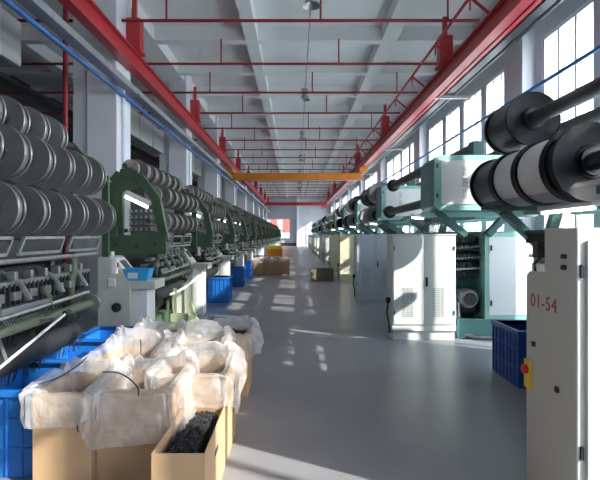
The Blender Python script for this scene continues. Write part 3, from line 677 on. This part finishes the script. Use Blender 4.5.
# ---------------------------------------------------------------- right row: mint machines
def right_machine(near=False):
    r = empty('warp_machine')
    x0, x1, z0, z1 = 2.04, 3.75, 1.96, 2.78
    c = .07
    def oct_(x0, x1, z0, z1, c): return [(x0+c, z0), (x1-c, z0), (x1, z0+c), (x1, z1-c), (x1-c, z1), (x0+c, z1), (x0, z1-c), (x0, z0+c)]
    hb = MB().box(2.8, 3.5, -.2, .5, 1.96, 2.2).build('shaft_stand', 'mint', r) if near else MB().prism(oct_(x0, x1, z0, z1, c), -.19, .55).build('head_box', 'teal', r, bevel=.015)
    if not near: MB().prism(oct_(x0, x1, z0, z1, c), -.212, -.19).build('front_frame', 'mint', hb, bevel=.006)
    p = None if near else MB().prism(oct_(x0+.10, x1-.12, z0+.09, z1-.08, .03), -.222, -.212).build('front_panel', 'panel', hb, bevel=.004)
    b = MB()
    for j in range(3):
        for i in range(7): b.box(2.45, 2.53, -.225, -.2215, 2.14+.17*j+i*.02, 2.148+.17*j+i*.02)
    if not near: b.build('vent_slots', 'galv', hb, smooth=False)
    for z in () if near else (2.18, 2.62): MB().box(2.07, 2.09, -.235, -.222, z-.03, z+.03).build('hinge', 'black', hb)
    MB().box(2.95, 3.12, .55, 3.35, 1.86, 1.98).build('long_rail', 'mint', r, bevel=.008)
    MB().box(3.55, 3.72, .55, 3.35, 1.86, 1.98).build('long_rail', 'mint', r, bevel=.008)
    MB().box(1.95, 3.7, .05, .17, 1.88, 1.96).build('cross_rail', 'mint', r, bevel=.008)
    # diagonal struts down to the bed
    for xa, xb in ((2.15, 2.62), (3.3, 2.95)):
        MB().bar((xa, .1, 1.96), (xb, .1, 1.60), .13, .10).build('strut', 'dmint', r, bevel=.005)
    for xa in (2.62, 3.3): MB().bar((xa, 3.2, 1.9), (3.15, 3.2, 1.40), .12, .10).build('strut', 'dmint', r, bevel=.005)
    # gearbox housing with white cover
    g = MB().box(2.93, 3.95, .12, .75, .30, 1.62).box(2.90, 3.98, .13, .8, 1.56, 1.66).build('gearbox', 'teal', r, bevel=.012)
    MB().box(2.92, 3.96, .105, .12, .30, 1.64).build('front_frame', 'mint', g, bevel=.004)
    MB().box(2.98, 3.90, .095, .105, .36, 1.57).build('cover_panel', 'panel', g, bevel=.004)
    for z in (.55, 1.4): MB().box(3.0, 3.02, .08, .096, z-.04, z+.04).build('hinge', 'black', g)
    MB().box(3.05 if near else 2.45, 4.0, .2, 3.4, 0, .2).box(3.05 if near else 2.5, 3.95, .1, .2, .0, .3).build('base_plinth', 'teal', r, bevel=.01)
    MB().box(2.46, 2.93, .55, .75, .2, 1.6).build('back_plate', 'dmint', r, bevel=.01)
    mo = MB().lathe([(.05, .18), (.13, .19), (.15, .24), (.15, .5), (.12, .55)], (2.72, 0, .60), n=28).build('motor', 'steel', r)
    b = MB()
    for i in range(14):
        a = 2*PI*i/14; b.bar((2.72+math.cos(a)*.15, .26, .60+math.sin(a)*.15), (2.72+math.cos(a)*.15, .5, .60+math.sin(a)*.15), .014)
    b.build('cooling_fin', 'steel', mo, smooth=False)
    MB().lathe([(.1, .16), (.1, .19)], (2.72, 0, .60), n=20).build('fan_cover', 'dark', mo)
    MB().box(2.55, 2.9, .3, .55, .38, .46).build('motor_mount', 'dark', r)
    # dark guide mechanism
    b = MB()
    for j in range(5):
        b.box(2.5, 2.9, .35, .5, .92+j*.14, .98+j*.14)
        for i in range(8): b.box(2.50+i*.05, 2.525+i*.05, .28, .36, .94+j*.14, 1.02+j*.14)
    b.build('guide_mechanism', 'dark', r, smooth=False)
    b = MB()
    for j in range(3): b.tube([(2.48, .3, 1.05+j*.17), (2.95, .3, 1.08+j*.17)], .02, 8)
    b.build('guide_rod', 'steel', r)
    for q, dx in enumerate((0, .05)):
        MB().tube([(2.55+dx, .35, .55), (2.52+dx, .25, .3), (2.55+dx, .15, .07), (2.72+dx, .05, .03), (3.0, .0, .03+dx*.3)], .022, 8).build('hose', 'galv', r)
    MB().box(3.05, 3.75, .75, 3.3, .9, 1.5).box(3.12, 3.7, .75, 3.3, .2, .9).build('machine_bed', 'dmint', r, bevel=.01)
    MB().box(2.98, 3.05, .8, 3.2, 1.15, 1.25).box(2.94, 3.02, .8, 3.2, 1.32, 1.36).build('guide_bar', 'steel', r)
    b = MB()
    for i in range(60): b.box(2.9, 3.0, .82+i*.04, .83+i*.04, 1.5, 1.62)
    b.box(2.88, 3.06, .8, 3.25, 1.62, 1.66); b.build('yarn_comb', 'dark', r, smooth=False)
    b = MB()
    for i in range(70):
        y = .85+i*.034; b.bar((2.35, y, 2.0), (2.96, y, 1.60), .004)
    tag(b.build('warp_yarn', 'loose', r, smooth=False), kind='stuff')
    for x, z in ((2.75, 2.28), (2.9, 3.02), (3.45, 2.97)):
        MB().tube([(x, .5, z), (x, 3.9, z)], .085, 18).build('beam_shaft', 'shaft', r)
    MB().box(2.8, 3.0, .3, .5, 2.78, 3.1).build('shaft_bearing', 'dmint', r, bevel=.02)
    MB().box(2.2, 2.9, .6, .75, 1.9, 1.96).build('beam_arm', 'dmint', r); MB().box(2.3, 3.0, 3.0, 3.1, 1.9, 1.96).build('beam_arm', 'dmint', r)
    return r
RY = [2.62, 7.0, 11.2, 15.5, 19.8, 24.1, 28.4, 32.7, 37.0, 41.3, 45.6, 49.9, 54.2]
rm0 = right_machine(True); rm1 = right_machine()
for i, y in enumerate(RY):
    m = rm0 if i == 0 else rm1 if i == 1 else copy_tree(rm1); m.location = (0, y, 0)
    tag(m, 'mint green warp machine with white end panel, %s from the camera in right row' % ORD[i], 'machine', 'mint machines on the right')
def beam(R, L, ym, fm='bflange'):
    r = empty('warp_beam')
    for s in (0, L-.02):
        MB().lathe([(.085, s-.012), (R*.42, s-.014), (R*.45, s), (R*.72, s), (R*.75, s-.006), (R*.96, s-.006), (R, s-.014), (R, s+.034), (R*.96, s+.026), (R*.45, s+.02), (R*.42, s+.034), (.085, s+.03)], n=56).build('flange', fm, r)
    MB().lathe([(.09, .02), (R*.9, .022), (R*.92, .03), (R*.92, L-.03), (R*.9, L-.022), (.09, L-.02)], n=56).build('yarn_winding', ym, r)
    MB().lathe([(.13, -.05), (.13, L+.03)], n=24).build('hub', 'black', r)
    return r
BB = {(R, L, ym): beam(R, L, ym, 'flange' if ym == 'yarnt' else 'bflange') for R, L, ym in ((.36, .62, 'yarnb'), (.37, .17, 'yarnb'), (.36, .56, 'yarnw'), (.33, .66, 'yarnb'), (.27, .5, 'yarnt'), (.27, .6, 'yarnb'))}
def bput(key, loc, label, group): return put(BB[key], loc, label, 'warp beam', group)
g0 = 'beams on the nearest right machine'
bput((.37, .17, 'yarnb'), (2.75, 4.28, 2.28), 'thin black warp beam disc in the lower row, nearest the camera at right', g0)
bput((.36, .56, 'yarnw'), (2.75, 4.50, 2.28), 'white wound warp beam directly behind the large black disc', g0)
bput((.36, .56, 'yarnw'), (2.75, 5.10, 2.28), 'white wound warp beam second behind the large black disc', g0)
bput((.36, .62, 'yarnb'), (2.75, 5.70, 2.28), 'dark warp beam at the far end of the lower row at right', g0)
bput((.33, .66, 'yarnb'), (2.9, 5.62, 3.02), 'black warp beam alone on the upper shaft at the right', g0)
for i, y in enumerate(RY[2:], 2):
    gi = 'beams on the %s right machine' % ORD[i]
    for nm, x, z, k_ in (('lower', 2.12, 2.12, 0), ('upper', 2.2, 2.72, 1)):
        ks = ((.27, .5, 'yarnt'), (.27, .6, 'yarnb'))
        o = bput(ks[0 if (i+k_) % 4 else 1], (x, y+.85, z), 'warp beam on the %s shaft behind the %s right end box, near one' % (nm, ORD[i]), gi)
        o = bput(ks[1 if (i+k_) % 2 else 0], (x, y+2.0, z), 'warp beam on the %s shaft behind the %s right end box, far one' % (nm, ORD[i]), gi)
# shafts poking out behind the end boxes at the aisle side
sh = empty('beam_shaft')
MB().tube([(0, 0, 0), (0, 2.9, 0)], .075, 16).build('rod', 'shaft', sh)
MB().lathe([(.06, 2.86), (.14, 2.87), (.14, 2.93), (.08, 2.96)], n=20).build('end_collar', 'black', sh)
for i, y in enumerate(RY[1:], 1):
    for nm, x, z in (('lower', 2.12, 2.12), ('upper', 2.2, 2.72)):
        put(sh, (x, y+.5, z), 'dark %s shaft reaching back from the %s right end box' % (nm, ORD[i]), 'shaft', 'aisle side shafts of the right machines')
# fluorescent work lights on the right machines
def worklight():
    r = empty('tube_light')
    MB().box(-.35, .35, -.04, .04, .0, .04).build('housing', 'white', r, bevel=.004)
    MB().tube([(-.33, 0, -.02), (.33, 0, -.02)], .014, 10).build('tube', 'tube', r)
    return r
wlt = worklight()
for i, y in enumerate(RY[:6]):
    if not i: continue
    c = put(wlt, (2.05, y+.75, 1.90), 'white tube light under the %s right end box' % ORD[i], 'lamp', 'tube lights on the right machines')
    c.rotation_euler = (0, 0, 1.05)
c = put(wlt, (-1, -1, 0), 'white tube light under the beams above the numbered cabinet', 'lamp', None); c.location = (2.58, 4.40, 1.85); c.rotation_euler = (0, 0, PI/2-.05); c.scale = (1.4, 1, 1)
for i in range(4):
    c = put(wlt, (-2.17, loffs(i+1)+.0, 2.08), 'white tube light inside the %s left machine frame' % ORD[i+1], 'lamp', 'tube lights on the left machines')
    c.rotation_euler = (0, .45, 0); c.scale = (.52, 1.3, 1.5)

# electrical cabinets
def cabinet(m):
    r = empty('electrical_cabinet')
    MB().box(0, .97, .02, .40, .14, 1.60).build('body', m, r, bevel=.006)
    MB().box(.015, .955, .03, .39, 0, .14).build('plinth', m, r, bevel=.004)
    MB().box(-.01, .98, .0, .42, 1.60, 1.615).build('top_cap', m, r, bevel=.003)
    MB().box(.0, .97, .005, .02, .14, .22).build('lower_strip', m, r, bevel=.003)
    for s in (0, 1):
        a = .02+s*.468
        d = MB().box(a, a+.46, .0, .019, .24, 1.585).build('door', m, r, bevel=.004)
        b = MB()
        for q in range(3):
            for j in range(16): b.box(a+.13+q*.06, a+.175+q*.06, -.003, .0, .36+j*.028, .37+j*.028)
        b.build('vent_slots', 'galv', d, smooth=False)
        for z in (.42, 1.4): MB().box(a+(.0 if s == 0 else .445), a+(.015 if s == 0 else .46), -.012, .0, z-.03, z+.03).build('hinge', 'black', d)
        if s: MB().box(a+.02, a+.05, -.02, .0, .82, .96).build('handle', 'black', d, bevel=.004)
    MB().box(-.06, -.001, .12, .2, .55, .63).tube([(-.03, .16, .55), (-.05, .16, .4), (-.02, .16, .25), (-.01, .16, .08)], .014, 8).build('cable_socket', 'dark', r)
    return r
cabs = [cabinet('cabw'), cabinet('cabb'), cabinet('cabc'), cabinet('cabg')]
names = ['white', 'pale blue', 'cream', 'warm grey']
order = [0, 1, 2, 2, 3, 3, 0, 3, 3, 0, 3, 3]
for i, y in enumerate(RY[1:]):
    kx = order[i]
    put(cabs[kx], (1.46, y-.02 if i else 6.98, 0), '%s two door electrical cabinet, %s behind the numbered cabinet in the right row' % (names[kx], ORD[i]), 'cabinet', 'electrical cabinets on the right')
# the numbered cabinet
r = empty('electrical_cabinet', (1.5, 2.46, 0)); tag(r, 'grey electrical cabinet stencilled with red number at the right edge, nearest the camera', 'cabinet')
bd = MB().prism([(0, 0), (.54, 0), (.54, 1.34), (.50, 1.37), (.32, 1.37), (.32, 1.64), (0, 1.64)], 0, .95, axis='x').build('body', 'cabg', r, bevel=.008)
d = MB().box(.05, .90, -.018, -.001, .12, 1.57).build('door', 'panel', r, bevel=.004)
MB().box(.018, .035, -.012, .0, 1.37, 1.44).box(.018, .035, -.012, .0, .4, .47).build('hinge', 'black', d)
MB().box(.78, .82, -.035, -.018, .8, .95).build('handle', 'black', d, bevel=.004)
fc = bpy.data.curves.new('stencil_number', 'FONT'); fc.body = '01-54'; fc.size = .118; fc.extrude = .001; fc.align_x = 'CENTER'; fc.space_character = 1.1
fo = bpy.data.objects.new('stencil_number', fc); COL.objects.link(fo); fo.parent = r; fc.materials.append(M['stencil'])
fm = bpy.data.meshes.new_from_object(fo.evaluated_get(bpy.context.evaluated_depsgraph_get())); bpy.data.objects.remove(fo)
fo = bpy.data.objects.new('stencil_number', fm); COL.objects.link(fo); fo.parent = r
fo.matrix_local = Matrix(((0, 0, -1, -.0015), (-1, 0, 0, .33), (0, 1, 0, 1.15), (0, 0, 0, 1)))
for y, z in ((.10, 1.48), (.10, 1.42)):
    MB().lathe([(.014, -.022), (.014, -.0005)], (0, y, z), axis='x', n=12).build('key_lock', 'dark', r)
b = MB().box(-.02, -.001, .46, .53, .62, .80).build('switch_plate', 'yellow', r, bevel=.003)
MB().lathe([(.028, -.045), (.03, -.02)], (0, .495, .74), axis='x', n=16).build('emergency_button', 'redp', b)
MB().box(-.012, .0, .16, .19, .70, .73).build('small_latch', 'dark', r); MB().box(-.012, .0, .42, .45, .9, .93).build('small_latch', 'dark', r)
MB().box(-.02, .05, .36, .42, 1.46, 1.56).bar((.015, .34, 1.53), (.015, .3, 1.53), .02).build('junction_box', 'dark', r)
MB().tube([(.02, .4, 1.46), (.0, .43, 1.42), (.02, .47, 1.40), (.03, .48, 1.37)], .009, 8).build('cable', 'black', r)
MB().box(-.004, .954, -.002, .0, 0, .1).build('plinth', 'cabg', r)
